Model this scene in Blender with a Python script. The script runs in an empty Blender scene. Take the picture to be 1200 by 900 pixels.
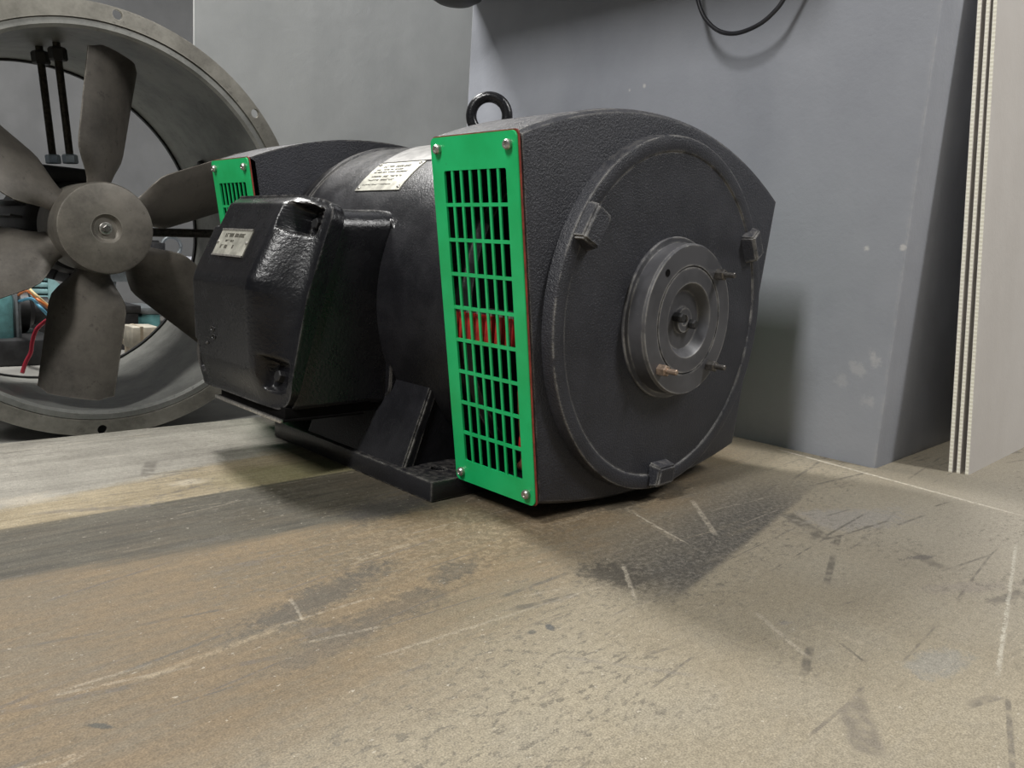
import bpy, bmesh, math, random
from mathutils import Vector, Matrix
random.seed(4)
S = bpy.context.scene
COL = S.collection
PI = math.pi

# ------------------------------------------------------------------ camera
# World: X runs across the motor (towards the pillar), Y along its shaft (towards the fan), Z up, metres.
F_PX, CX, CY, CAM_H = 900.0, 600.0, 450.0, 0.36
CAM = Vector((0, 0, CAM_H))
dn = Vector(((240 - CX) / F_PX, (6000 - CY) / F_PX, 1)).normalized()   # vertical vanishing point
fw = Vector((0, 0, 1)); fw = (fw - dn * fw.dot(dn)).normalized()
rt = dn.cross(fw)
sq = 2 ** -.5
ax_x = sq * rt + sq * fw          # world X in camera axes
ax_y = -sq * rt + sq * fw         # world Y
ax_z = -dn
def ray(px, py):
    v = Vector(((px - CX) / F_PX, (py - CY) / F_PX, 1))
    return Vector((v.dot(ax_x), v.dot(ax_y), v.dot(ax_z)))
def at_y(px, py, y): r = ray(px, py); return CAM + r * (y / r.y)
def at_x(px, py, x): r = ray(px, py); return CAM + r * (x / r.x)
def at_z(px, py, z=0.0): r = ray(px, py); return CAM + r * ((z - CAM_H) / r.z)
cam = bpy.data.cameras.new('camera'); cam.sensor_width = 36; cam.lens = 36 * F_PX / 1200
cam.clip_start = .02
co = bpy.data.objects.new('camera', cam); COL.objects.link(co)
# camera axes: right, up(-imgY), back(-fwd)
right = Vector((ax_x.x, ax_y.x, ax_z.x)); up = -Vector((ax_x.y, ax_y.y, ax_z.y)); back = -Vector((ax_x.z, ax_y.z, ax_z.z))
m = Matrix((right, up, back)).transposed().to_4x4(); m.translation = CAM
co.matrix_world = m
S.camera = co

# ------------------------------------------------------------------ light
w = bpy.data.worlds.new('world'); S.world = w; w.use_nodes = True
bg = w.node_tree.nodes['Background']; bg.inputs[0].default_value = (.86, .93, 1, 1); bg.inputs[1].default_value = .09
def area(name, loc, target, sx, sy, power, col):
    l = bpy.data.lights.new(name, 'AREA'); l.shape = 'RECTANGLE'; l.size = sx; l.size_y = sy; l.energy = power; l.color = col
    o = bpy.data.objects.new(name, l); COL.objects.link(o); o.location = loc
    o.rotation_euler = (Vector(target) - Vector(loc)).to_track_quat('-Z', 'Y').to_euler()
    return o
area('ceiling_lamp_left', (-2.0, .30, 3.2), (1.0, .8, 0), .5, 1.3, 128, (1, .985, .96))
area('ceiling_lamp_front', (2.3, -1.7, 3.3), (1.0, .6, 0), .5, 1.4, 88, (1, .985, .97))
area('ceiling_lamp_rear', (.65, 2.82, 3.1), (.8, 1.0, 0), .3, .7, 135, (1, .98, .95))
vs = S.view_settings
vs.view_transform = 'Standard'; vs.look = 'None'; vs.gamma = 1; vs.use_curve_mapping = False; vs.exposure = 0.0

# ------------------------------------------------------------------ node helpers
class NT:
    def __init__(s, name):
        s.m = bpy.data.materials.new(name); s.m.use_nodes = True; s.t = s.m.node_tree
        s.b = s.t.nodes['Principled BSDF']; s._obj = None
    def n(s, t): return s.t.nodes.new(t)
    def put(s, sock, v):
        if hasattr(v, 'is_output'): s.t.links.new(v, sock)
        else:
            if isinstance(v, tuple) and len(v) == 3 and len(sock.default_value) == 4: v = v + (1,)
            sock.default_value = v
    @property
    def obj(s):
        if s._obj is None: s._obj = s.n('ShaderNodeTexCoord').outputs['Object']
        return s._obj
    def geo(s): return s.n('ShaderNodeNewGeometry').outputs['Position']
    def math(s, op, a, b=0.0, clamp=False):
        n = s.n('ShaderNodeMath'); n.operation = op; n.use_clamp = clamp
        s.put(n.inputs[0], a); s.put(n.inputs[1], b); return n.outputs[0]
    def xyz(s, v):
        n = s.n('ShaderNodeSeparateXYZ'); s.put(n.inputs[0], v); return n.outputs
    def mapping(s, v, scale=(1, 1, 1), rot=(0, 0, 0), loc=(0, 0, 0)):
        n = s.n('ShaderNodeMapping'); s.put(n.inputs[0], v)
        n.inputs['Scale'].default_value = scale; n.inputs['Rotation'].default_value = rot; n.inputs['Location'].default_value = loc
        return n.outputs[0]
    def noise(s, v, scale, detail=4, rough=.55, dist=0):
        n = s.n('ShaderNodeTexNoise'); s.put(n.inputs['Vector'], v); n.inputs['Scale'].default_value = scale
        n.inputs['Detail'].default_value = detail; n.inputs['Roughness'].default_value = rough; n.inputs['Distortion'].default_value = dist
        return n.outputs[0]
    def voro(s, v, scale, feat='DISTANCE_TO_EDGE', rnd=1):
        n = s.n('ShaderNodeTexVoronoi'); n.feature = feat; s.put(n.inputs['Vector'], v); n.inputs['Scale'].default_value = scale
        n.inputs['Randomness'].default_value = rnd; return n.outputs[0]
    def sm(s, v, a, b, lo=0., hi=1.):
        n = s.n('ShaderNodeMapRange'); n.interpolation_type = 'SMOOTHSTEP'; s.put(n.inputs[0], v)
        if a > b: a, b, lo, hi = b, a, hi, lo
        n.inputs[1].default_value = a; n.inputs[2].default_value = b; n.inputs[3].default_value = lo; n.inputs[4].default_value = hi
        return n.outputs[0]
    def mix(s, f, a, b, mode='MIX'):
        n = s.n('ShaderNodeMix'); n.data_type = 'RGBA'; n.blend_type = mode
        s.put(n.inputs[0], f); s.put(n.inputs[6], a); s.put(n.inputs[7], b); return n.outputs[2]
    def mul(s, *a):
        r = a[0]
        for x in a[1:]: r = s.math('MULTIPLY', r, x)
        return r
    def bump(s, h, strength=.3, dist=.002, prev=None):
        n = s.n('ShaderNodeBump'); n.inputs['Strength'].default_value = strength; n.inputs['Distance'].default_value = dist
        s.put(n.inputs['Height'], h)
        if prev is not None: s.t.links.new(prev, n.inputs['Normal'])
        return n.outputs[0]
    def wear(s, radius=.004, lo=.02, hi=.12):
        b = s.n('ShaderNodeBevel'); b.samples = 3; b.inputs[0].default_value = radius
        g = s.n('ShaderNodeNewGeometry').outputs['Normal']
        d = s.n('ShaderNodeVectorMath'); d.operation = 'DOT_PRODUCT'; s.put(d.inputs[0], b.outputs[0]); s.put(d.inputs[1], g)
        return s.sm(s.math('SUBTRACT', 1.0, d.outputs['Value']), lo, hi)
    def out(s, col, rough=.5, metal=0., normal=None, spec=.5, coat=0.):
        s.put(s.b.inputs['Base Color'], col); s.put(s.b.inputs['Roughness'], rough); s.put(s.b.inputs['Metallic'], metal)
        s.b.inputs['Specular IOR Level'].default_value = spec
        if coat: s.b.inputs['Coat Weight'].default_value = coat; s.b.inputs['Coat Roughness'].default_value = .2
        if normal is not None: s.t.links.new(normal, s.b.inputs['Normal'])
        return s.m

def simple(name, col, rough=.5, metal=0., var=.25, scale=30, bump=.1, bscale=200, spec=.5):
    t = NT(name); p = t.geo()
    n = t.noise(p, scale, 5, .6)
    lo = tuple(c * (1 - var) for c in col); hi = tuple(min(1, c * (1 + var)) for c in col)
    c = t.mix(t.sm(n, .3, .7), lo, hi)
    nb = t.bump(t.noise(p, bscale, 2), bump, .001)
    return t.out(c, rough, metal, nb, spec)

# ------------------------------------------------------------------ materials
def floor_mat():
    t = NT('stained_concrete'); p = t.geo(); xyz = t.xyz(p); X, Y = xyz[0], xyz[1]
    big = t.noise(p, 2.2, 6, .62); mid = t.noise(p, 9, 6, .65); fine = t.noise(p, 150, 5, .7); grit = t.noise(p, 600, 3, .6); spk = t.noise(p, 75, 6, .75)
    st = t.noise(t.mapping(p, (1.2, 16, 1), (0, 0, .05)), 2.5, 6, .6)          # streaks across the motor
    st3 = t.noise(t.mapping(p, (3, 45, 1), (0, 0, -.12)), 2.0, 6, .65)
    cen = lambda n, k: t.math('MULTIPLY', t.math('SUBTRACT', n, .5), k)
    wob = cen(mid, .05); wob2 = cen(big, .22); wf = cen(spk, .03)
    Yw = t.math('ADD', Y, wob); Yv = t.math('ADD', Yw, wob2); Xw = t.math('ADD', X, t.math('MULTIPLY', wob, 1.6)); Xv = t.math('ADD', X, wob2)
    base = t.mix(t.sm(big, .35, .65), (.235, .202, .145), (.295, .258, .190))
    base = t.mix(t.mul(t.sm(mid, .4, .7), .45), base, (.235, .212, .165))
    base = t.mix(t.mul(t.sm(X, .70, 1.4), t.sm(Y, .60, .2), .7), base, (.37, .340, .285))     # paler towards the pillar side and the near edge
    base = t.mix(t.mul(t.sm(st3, .5, .75), .25), base, (.27, .245, .20))
    # rust-brown soaked area in front of and below the motor
    s_ = t.math('ADD', t.math('SUBTRACT', Yv, t.math('MULTIPLY', X, .22)), cen(st, .10))
    br = t.mul(t.sm(s_, .30, .50), t.sm(X, 1.62, 1.30, 0, 1), t.sm(t.math('ADD', st3, mid), .75, 1.15, .70, 1.))
    brc = t.mix(t.sm(t.math('ADD', mid, st3), .8, 1.2), (.100, .073, .043), (.175, .128, .076))
    c = t.mix(t.mul(br, .92), base, brc)
    c = t.mix(t.mul(t.sm(s_, .42, .52), t.sm(X, .25, .75), t.sm(Yw, .90, .75), t.sm(spk, .46, .60), .7), c, (.24, .19, .125))   # sandy mottling
    # the far strips: yellowish strip, grey beyond it
    c = t.mix(t.sm(t.math('ADD', Y, wf), 1.00, 1.06), c, t.mix(t.sm(t.math('ADD', mid, st3), .75, 1.25), (.20, .162, .10), (.30, .252, .168)))
    yl = t.math('ADD', t.math('ADD', Y, t.math('MULTIPLY', X, -.2)), t.math('ADD', t.math('MULTIPLY', wf, 1.2), cen(st, .05)))
    c = t.mix(t.sm(yl, 1.07, 1.105), c, t.mix(t.sm(t.math('ADD', st, mid), .7, 1.25), (.175, .163, .138), (.265, .25, .213)))
    c = t.mix(t.mul(t.sm(X, .44, .60), t.sm(Y, 1.03, 1.06), t.sm(Y, 1.17, 1.1), .45), c, (.15, .16, .06))
    dk = t.mul(t.sm(t.math('ADD', Y, t.math('MULTIPLY', wf, .12)), 1.052, 1.044), t.sm(t.math('ADD', t.math('ADD', Y, t.math('MULTIPLY', wf, 1.2)), t.math('ADD', t.math('MULTIPLY', X, .12), cen(st, .06))), .885, .925), t.sm(X, 1.2, .5), t.sm(t.math('ADD', mid, st), .65, 1.1, .68, 1.0))
    c = t.mix(t.mul(dk, .9), c, t.mix(t.sm(t.math('ADD', mid, st3), .75, 1.25), (.040, .038, .031), (.085, .080, .064)))
    # dark oil stain with one straight edge in front of the end shield
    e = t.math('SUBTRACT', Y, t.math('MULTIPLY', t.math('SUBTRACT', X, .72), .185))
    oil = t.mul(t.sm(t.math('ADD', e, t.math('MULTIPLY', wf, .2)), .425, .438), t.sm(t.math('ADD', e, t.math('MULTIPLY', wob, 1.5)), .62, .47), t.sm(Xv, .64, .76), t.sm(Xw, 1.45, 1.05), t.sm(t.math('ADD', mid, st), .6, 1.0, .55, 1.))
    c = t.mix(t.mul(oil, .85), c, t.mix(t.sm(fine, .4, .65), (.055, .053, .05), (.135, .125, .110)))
    def blob(cx, cy, sx, sy, rot, col, k=.8, th=(1.0, .35), na=2.4):
        nonlocal c
        v = t.mapping(t.mapping(p, (1, 1, 0), (0, 0, 0), (-cx, -cy, 0)), (1, 1, 0), (0, 0, rot)); v = t.mapping(v, (1 / sx, 1 / sy, 0))
        L = t.n('ShaderNodeVectorMath'); L.operation = 'LENGTH'; t.put(L.inputs[0], v)
        f = t.math('ADD', L.outputs['Value'], t.math('MULTIPLY', t.math('SUBTRACT', t.math('ADD', mid, t.math('MULTIPLY', spk, .8)), .9), na))
        c = t.mix(t.mul(t.sm(f, th[0], th[1]), k), c, col)
    dark = (.08, .072, .06)
    blob(.40, .665, .12, .032, -.25, dark, .7); blob(.46, .60, .14, .035, -.2, dark, .5); blob(.56, .63, .10, .028, -.15, dark, .55)
    blob(.71, .515, .055, .05, 0, dark, .8); blob(.36, .57, .10, .02, -.2, (.12, .10, .075), .6); blob(.95, .70, .22, .06, .1, (.09, .078, .06), .6)
    blob(.25, 1.15, .05, .03, 0, (.42, .37, .29), .45); blob(.45, 1.12, .04, .02, 0, (.50, .45, .36), .45)
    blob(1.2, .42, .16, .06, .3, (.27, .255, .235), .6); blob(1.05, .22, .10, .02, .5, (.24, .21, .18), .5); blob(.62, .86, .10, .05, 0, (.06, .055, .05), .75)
    blob(.163, .57, .004, .013, -.7, (.06, .062, .055), .8, (1, .4), 1.6); blob(.547, .471, .006, .009, .5, (.07, .075, .08), .8, (1, .5), .8); blob(.525, .475, .008, .005, 0, (.08, .08, .075), .7, (1, .5), .8)
    blob(.755, .325, .02, .006, .4, (.18, .165, .15), .6); blob(1.10, .30, .022, .007, .4, (.13, .12, .11), .7); blob(.80, .19, .05, .022, .2, (.25, .24, .21), .7)
    # flakes where the sealer has worn off
    patch = t.sm(t.noise(p, 3.1, 4, .6), .46, .62)
    flake = t.mul(t.sm(t.noise(t.mapping(p, (40, 75, 1), (0, 0, .2)), 1.6, 6, .75), .535, .60), t.math('MAXIMUM', patch, t.mul(t.sm(s_, .12, .28), t.sm(s_, .50, .36), t.sm(big, .35, .5))))
    c = t.mix(t.mul(flake, .7), c, (.125, .112, .09))
    fl2 = t.mul(t.sm(t.noise(t.mapping(p, (60, 90, 1), (0, 0, -.3), (3, 1, 0)), 1.6, 5, .7), .64, .68), .55)
    c = t.mix(fl2, c, (.50, .46, .38))
    # long fine scratches, dark and pale, in several directions
    def scratch(rot, sc, col, k, off, th, g):
        nonlocal c
        v = t.mapping(p, (sc * .13, sc, 1), (0, 0, rot), off)
        e = t.voro(v, 1.0)
        gate = t.sm(t.noise(t.mapping(p, (1, 1, 1), (0, 0, 0), off), 6, 2, .5), g, g + .05)
        c = t.mix(t.mul(t.sm(e, th * 2.0, th), gate, t.sm(spk, .38, .55), k), c, col)
    scratch(.35, 7, (.10, .09, .075), .75, (0, 0, 0), .006, .54)
    scratch(-1.1, 6, (.40, .355, .28), .25, (3, 5, 0), .004, .57)
    scratch(1.9, 8, (.12, .105, .09), .6, (7, 2, 0), .006, .56)
    scratch(.05, 9, (.36, .31, .23), .3, (1, 8, 0), .005, .56)
    scratch(-.35, 10, (.10, .09, .08), .6, (5, 9, 0), .007, .55)
    def line(x0, y0, x1, y1, wd, col, k):
        nonlocal c
        L = math.hypot(x1 - x0, y1 - y0); a = math.atan2(y1 - y0, x1 - x0)
        v = t.xyz(t.mapping(t.mapping(p, (1, 1, 0), (0, 0, 0), (-x0, -y0, 0)), (1, 1, 0), (0, 0, -a)))
        d_ = t.math('ABSOLUTE', t.math('ADD', v[1], t.math('MULTIPLY', wf, .35)))
        f = t.mul(t.sm(d_, wd, wd * .35), t.sm(v[0], 0, L * .1), t.sm(v[0], L, L * .85), t.sm(spk, .36, .56, .25, 1), k)
        c = t.mix(f, c, col)
    pale = (.40, .355, .28); dk_ = (.10, .09, .075)
    line(1.051, .629, .93, .51, .006, pale, .6); line(.915, .645, .868, .512, .003, pale, .8); line(.743, .53, .667, .454, .0035, pale, .7)
    line(.377, .682, .362, .625, .0025, pale, .35); line(.197, .635, .298, .649, .003, dk_, .8); line(.20, .615, .36, .632, .005, (.26, .21, .14), .6)
    line(.36, .53, .70, .50, .003, pale, .25); line(.755, .36, .70, .27, .004, pale, .5); line(.76, .27, .74, .235, .002, dk_, .8); line(.51, .43, .59, .32, .004, (.2, .18, .15), .5)
    # saw-cut joints
    line(1.530, .735, 1.455, .235, .0055, (.56, .51, .42), .9)
    line(1.30, .233, .80, .139, .003, (.52, .49, .41), .55)
    c = t.mix(.28, c, t.mix(t.sm(fine, .25, .75), (.2, .2, .2), (.8, .8, .8)), 'OVERLAY')
    c = t.mix(.28, c, t.mix(t.sm(grit, .3, .7), (.12, .12, .12), (.88, .88, .88)), 'OVERLAY')
    ro = t.sm(mid, .2, .8, .50, .68)
    nb = t.bump(grit, .12, .0012); nb = t.bump(t.math('SUBTRACT', fine, t.mul(flake, .6)), .16, .0015, nb)
    return t.out(c, ro, 0, nb, .25)

def plain_concrete():
    t = NT('lower_floor_concrete'); p = t.geo(); mid = t.noise(p, 6, 6, .65); fine = t.noise(p, 70, 4)
    c = t.mix(t.sm(mid, .3, .7), (.22, .215, .20), (.33, .32, .295))
    return t.out(c, .6, 0, t.bump(fine, .2, .002), .3)

def wall_mat(name, lo, hi, chips=(), edge=0.0):
    t = NT(name); p = t.geo()
    v = t.noise(t.mapping(p, (2, 2, .6)), 2.0, 4, .55); mid = t.noise(p, 4, 5, .6); fine = t.noise(p, 140, 4, .6)
    c = t.mix(t.sm(t.math('ADD', v, mid), .7, 1.3), lo, hi)
    for (q, rad, k) in chips:
        L = t.n('ShaderNodeVectorMath'); L.operation = 'DISTANCE'; t.put(L.inputs[0], p); L.inputs[1].default_value = q
        f = t.math('ADD', L.outputs['Value'], t.math('MULTIPLY', t.math('SUBTRACT', t.noise(p, 34, 6, .75), .5), rad * 3.6))
        c = t.mix(t.mul(t.sm(f, rad, rad * .2), k), c, (.62, .61, .6))
    if edge: c = t.mix(t.mul(t.wear(.012, .01, .10), t.sm(t.noise(p, 30, 5, .7), .42, .62), edge), c, (.55, .54, .53))
    nb = t.bump(fine, .22, .002); nb = t.bump(t.noise(p, 14, 4), .25, .006, nb)
    return t.out(c, .55, 0, nb, .35)

def black_paint(name, base=(.022, .023, .029), hi=(.034, .035, .043), rough=(.36, .52), bs=(380, .8, .0020), wear=True, worncol=(.30, .29, .27), dust=.12):
    t = NT(name); p = t.geo()
    mid = t.noise(p, 14, 5, .65); fine = t.noise(p, 90, 4, .65)
    c = t.mix(t.sm(mid, .3, .7), base, hi)
    nz = t.xyz(t.n('ShaderNodeNewGeometry').outputs['Normal'])[2]
    c = t.mix(t.mul(t.sm(nz, .55, .95), t.sm(fine, .35, .7), dust * 2.2), c, (.30, .28, .25))      # dust settled on upward faces
    c = t.mix(t.mul(t.sm(t.noise(p, 38, 6, .75), .66, .74), .35), c, (.14, .135, .13))
    if wear:
        wr = t.mul(t.wear(.0050, .012, .09), t.sm(t.noise(p, 26, 5, .7), .38, .60))
        c = t.mix(wr, c, worncol)
    ro = t.sm(mid, .25, .75, rough[0], rough[1])
    nb = t.bump(t.noise(p, bs[0], 3, .6), bs[1], bs[2]); nb = t.bump(t.noise(p, 30, 3), .12, .003, nb)
    return t.out(c, ro, 0, nb, .5)

def fan_metal(name, lo, hi, rough=.5, metal=.35):
    t = NT(name); p = t.geo(); mid = t.noise(p, 7, 6, .7); fine = t.noise(p, 120, 4, .7); sp = t.noise(p, 40, 6, .75)
    c = t.mix(t.sm(mid, .3, .7), lo, hi)
    c = t.mix(t.mul(t.sm(sp, .58, .68), .5), c, tuple(x * .35 for x in lo))
    c = t.mix(t.mul(t.sm(fine, .3, .8), .3), c, hi)
    c = t.mix(t.mul(t.wear(.004, .02, .12), t.sm(sp, .4, .6), .6), c, (.5, .47, .41))
    nb = t.bump(fine, .15, .001)
    return t.out(c, rough, metal, nb, .4)

def green_paint():
    t = NT('green_paint'); p = t.geo(); mid = t.noise(p, 18, 4); fine = t.noise(p, 260, 3)
    c = t.mix(t.sm(mid, .3, .7), (.011, .47, .135), (.016, .55, .175))
    c = t.mix(t.mul(t.sm(t.noise(p, 55, 5, .7), .70, .76), .6), c, (.02, .10, .04))
    return t.out(c, .34, 0, t.bump(fine, .12, .0008), .5)

def sheet_edge():
    # cut edge of fluted board: cream with fine cross flutes along its height
    t = NT('fluted_board_edge'); p = t.geo(); z = t.xyz(p)[2]
    s = t.math('SINE', t.math('MULTIPLY', z, 2 * PI / .0075)); f = t.sm(s, .55, .95)
    c = t.mix(t.mul(f, .45), (.93, .90, .77), (.74, .69, .54))
    return t.out(c, .6, 0, t.bump(s, .4, .001), .3)

M = {}
M['floor'] = floor_mat(); M['floor2'] = plain_concrete()
WX = 1.554
chips = [(tuple(at_x(755, 101, WX)),   .006, .9), (tuple(at_x(738, 106, WX)), .005, .8), (tuple(at_x(1016, 292, WX)), .008, .9), (tuple(at_x(1058, 290, WX)), .007, .9),
         (tuple(at_x(1024, 420, WX)), .020, .5), (tuple(at_x(1005, 432, WX)), .020, .32), (tuple(at_x(986, 446, WX)), .020, .22), (tuple(at_x(1020, 470, WX)), .018, .3)]
M['wall'] = wall_mat('pillar_grey_paint', (.31, .325, .365), (.37, .385, .425), chips, .55)
M['wall2'] = wall_mat('rear_wall_grey_paint', (.43, .44, .43), (.50, .51, .495))
M['wall3'] = wall_mat('far_wall_grey_paint', (.20, .203, .207), (.25, .253, .257))
M['black'] = black_paint('cast_black_paint')
M['black_g'] = black_paint('glossy_black_paint', (.006, .006, .0075), (.011, .011, .013), (.20, .33), (190, .4, .0016), True, (.13, .125, .12), .03)
M['black_b'] = black_paint('satin_black_paint', (.010, .010, .012), (.017, .017, .020), (.28, .44), (300, .4, .0014), True, (.24, .23, .21), .10)
M['black_in'] = simple('inner_black', (.006, .0055, .0055), .9, 0, .3, spec=.1)
M['hub'] = black_paint('machined_black', (.055, .055, .06), (.085, .085, .092), (.30, .42), (500, .08, .0005), True, (.35, .34, .32), .05)
M['green'] = green_paint()
M['red_edge'] = simple('red_primer', (.23, .035, .02), .6, 0, .4, 60)
M['red'] = simple('red_varnish', (.36, .022, .018), .4, 0, .3, 40)
M['copper'] = simple('dull_copper', (.20, .075, .045), .45, .4, .3, 40)
M['steel'] = simple('zinc_steel', (.45, .43, .40), .35, .8, .3, 200)
M['steel_d'] = simple('oily_steel', (.16, .15, .14), .35, .8, .35, 150)
M['brass'] = simple('tarnished_nut', (.40, .30, .23), .4, .7, .3, 150)
M['plate'] = simple('aluminium_plate', (.46, .45, .39), .42, .45, .3, 45, .05)
M['plate2'] = simple('painted_over_plate', (.27, .265, .255), .4, .3, .25, 45, .05)
M['ink'] = simple('engraved_ink', (.07, .065, .05), .6, 0, .1)
M['fan'] = fan_metal('fan_cast_metal', (.075, .068, .059), (.155, .140, .119))
M['casing'] = fan_metal('fan_casing_metal', (.16, .163, .15), (.32, .32, .295), .45, .3)
M['lip'] = fan_metal('fan_lip_metal', (.15, .142, .12), (.34, .325, .28), .4, .3)
M['fanhub'] = fan_metal('fan_hub_metal', (.095, .087, .074), (.21, .192, .162), .5, .3)
M['dark'] = simple('dark_grease_metal', (.022, .022, .023), .5, .1, .4, 30)
M['rod'] = simple('threaded_rod_steel', (.06, .055, .045), .4, .6, .4, 120)
M['blue_nut'] = simple('pale_blue_nut', (.55, .66, .78), .4, .3, .2)
M['sheet'] = wall_mat('board_beige_grey_face', (.60, .565, .525), (.66, .625, .585))
M['sheet_edge'] = sheet_edge()
M['cable'] = simple('black_rubber', (.018, .018, .022), .45, 0, .2)
M['teal'] = simple('teal_machine_paint', (.10, .24, .245), .4, 0, .3, 20)
M['teal_l'] = simple('pale_teal_paint', (.28, .47, .48), .45, 0, .25, 20)
M['grey_m'] = simple('grey_metal', (.18, .20, .21), .45, .3, .25, 20)
M['redwire'] = simple('red_insulation', (.75, .05, .09), .4, 0, .1)
M['orange'] = simple('orange_insulation', (.75, .22, .06), .4, 0, .1)
M['yellow'] = simple('cream_insulation', (.75, .60, .32), .4, 0, .1)
M['blue'] = simple('blue_insulation', (.12, .36, .52), .4, 0, .1)
M['wood'] = simple('raw_wood', (.46, .39, .29), .65, 0, .25, 25)
M['card'] = simple('cream_block', (.56, .52, .43), .65, 0, .2, 25)
M['white'] = simple('pale_plastic', (.62, .64, .70), .5, 0, .15, 20)
M['tan'] = simple('tan_leather', (.42, .27, .17), .6, 0, .25, 25)

# ------------------------------------------------------------------ object helpers (children keep world placement)
WLOC = {}
def link(o, loc, parent):
    COL.objects.link(o); o.location = loc
    if parent is not None:
        o.parent = parent; o.matrix_parent_inverse = Matrix.Translation(-WLOC[parent.name])
    WLOC[o.name] = Vector(loc)
    return o
def thing(name, label, cat, loc, group=None):
    o = bpy.data.objects.new(name, None); o.empty_display_size = .05
    link(o, Vector(loc), None); return tag(o, label, cat, group)
def tag(o, label, cat=None, group=None):
    o['label'] = label
    if cat: o['category'] = cat
    if group: o['group'] = group
    return o
def build(name, verts, faces, mat, parent=None, smooth=False, base=False, mats=None, fmat=None, auto=None):
    vs = [Vector(v) for v in verts]
    lo = Vector([min(v[i] for v in vs) for i in range(3)]); hi = Vector([max(v[i] for v in vs) for i in range(3)])
    c = (lo + hi) / 2
    if base: c.z = lo.z
    me = bpy.data.meshes.new(name); me.from_pydata([v - c for v in vs], [], faces); me.validate()
    bm = bmesh.new(); bm.from_mesh(me); bmesh.ops.recalc_face_normals(bm, faces=bm.faces)
    if auto is not None:
        for e in bm.edges:
            if len(e.link_faces) == 2 and e.calc_face_angle(0) > auto: e.smooth = False
        smooth = True
    for f in bm.faces: f.smooth = smooth
    bm.to_mesh(me); bm.free()
    for mm in (mats or [mat]): me.materials.append(mm)
    if fmat:
        for i, k in enumerate(fmat): me.polygons[i].material_index = k
    return link(bpy.data.objects.new(name, me), c, parent)
def frombm(name, bm, mat, parent=None, base=False, auto=.6):
    bmesh.ops.recalc_face_normals(bm, faces=bm.faces)
    bm.verts.ensure_lookup_table(); bm.verts.index_update()
    v = [x.co.copy() for x in bm.verts]; f = [[q.index for q in fa.verts] for fa in bm.faces]; bm.free()
    return build(name, v, f, mat, parent, base=base, auto=auto)
def boxbm(x0, x1, y0, y1, z0, z1, bev=0, seg=2):
    bm = bmesh.new(); bmesh.ops.create_cube(bm, size=1)
    for v in bm.verts: v.co = Vector((x0 + (v.co.x + .5) * (x1 - x0), y0 + (v.co.y + .5) * (y1 - y0), z0 + (v.co.z + .5) * (z1 - z0)))
    if bev: bmesh.ops.bevel(bm, geom=bm.edges[:], offset=bev, segments=seg, affect='EDGES', profile=.5)
    return bm
def box(name, x0, x1, y0, y1, z0, z1, mat, parent=None, bev=0, base=False):
    return frombm(name, boxbm(x0, x1, y0, y1, z0, z1, bev), mat, parent, base)
def lathe(name, prof, origin, axis, mat, parent=None, seg=72, auto=.5, closed=False, base=False):
    # prof: list of (radius, t along axis)
    a = Vector(axis).normalized(); u = a.orthogonal().normalized(); v = a.cross(u); o = Vector(origin)
    V = []; Fc = []; n = len(prof)
    for (r, t) in prof:
        for k in range(seg):
            th = 2 * PI * k / seg; V.append(o + a * t + (u * math.cos(th) + v * math.sin(th)) * r)
    for i in range(n if closed else n - 1):
        j = (i + 1) % n
        for k in range(seg):
            k2 = (k + 1) % seg; Fc.append([i * seg + k, i * seg + k2, j * seg + k2, j * seg + k])
    if not closed:
        if prof[0][0] > 1e-6: Fc.append(list(range(seg)))
        if prof[-1][0] > 1e-6: Fc.append([(n - 1) * seg + k for k in range(seg)])
    bm = bmesh.new(); bv = [bm.verts.new(p) for p in V]
    for f in Fc:
        try: bm.faces.new([bv[i] for i in f])
        except ValueError: pass
    bmesh.ops.remove_doubles(bm, verts=bm.verts, dist=1e-6)
    return frombm(name, bm, mat, parent, base, auto)
def rod(name, a, b, r, mat, parent=None, seg=12):
    a = Vector(a); b = Vector(b); L = (b - a).length; k = min(r * .2, L * .2)
    return lathe(name, [(r - k, 0), (r, k), (r, L - k), (r - k, L)], a, b - a, mat, parent, seg)
def hexnut(name, c, axis, r, h, mat, parent=None):
    return lathe(name, [(r * .85, 0), (r, h * .12), (r, h * .85), (r * .82, h)], c, axis, mat, parent, 6, .3)
def smoothpts(pts, n=8):
    P = [Vector(p) for p in pts]; out = []
    for i in range(len(P) - 1):
        p0 = P[max(i - 1, 0)]; p1 = P[i]; p2 = P[i + 1]; p3 = P[min(i + 2, len(P) - 1)]
        for k in range(n):
            t = k / n
            out.append(.5 * ((2 * p1) + (p2 - p0) * t + (2 * p0 - 5 * p1 + 4 * p2 - p3) * t * t + (3 * p1 - p0 - 3 * p2 + p3) * t ** 3))
    out.append(P[-1]); return out
def tube(name, pts, r, mat, parent=None, seg=10, n=8):
    P = smoothpts(pts, n); V = []; Fc = []; u = None
    for i, p in enumerate(P):
        t = (P[min(i + 1, len(P) - 1)] - P[max(i - 1, 0)]).normalized()
        u = t.orthogonal().normalized() if u is None else (u - t * u.dot(t)).normalized()
        v = t.cross(u)
        for k in range(seg): th = 2 * PI * k / seg; V.append(p + (u * math.cos(th) + v * math.sin(th)) * r)
    for i in range(len(P) - 1):
        for k in range(seg): k2 = (k + 1) % seg; Fc.append([i * seg + k, i * seg + k2, (i + 1) * seg + k2, (i + 1) * seg + k])
    Fc.append(list(range(seg))); Fc.append([(len(P) - 1) * seg + k for k in range(seg)])
    return build(name, V, Fc, mat, parent, auto=.9)
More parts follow.
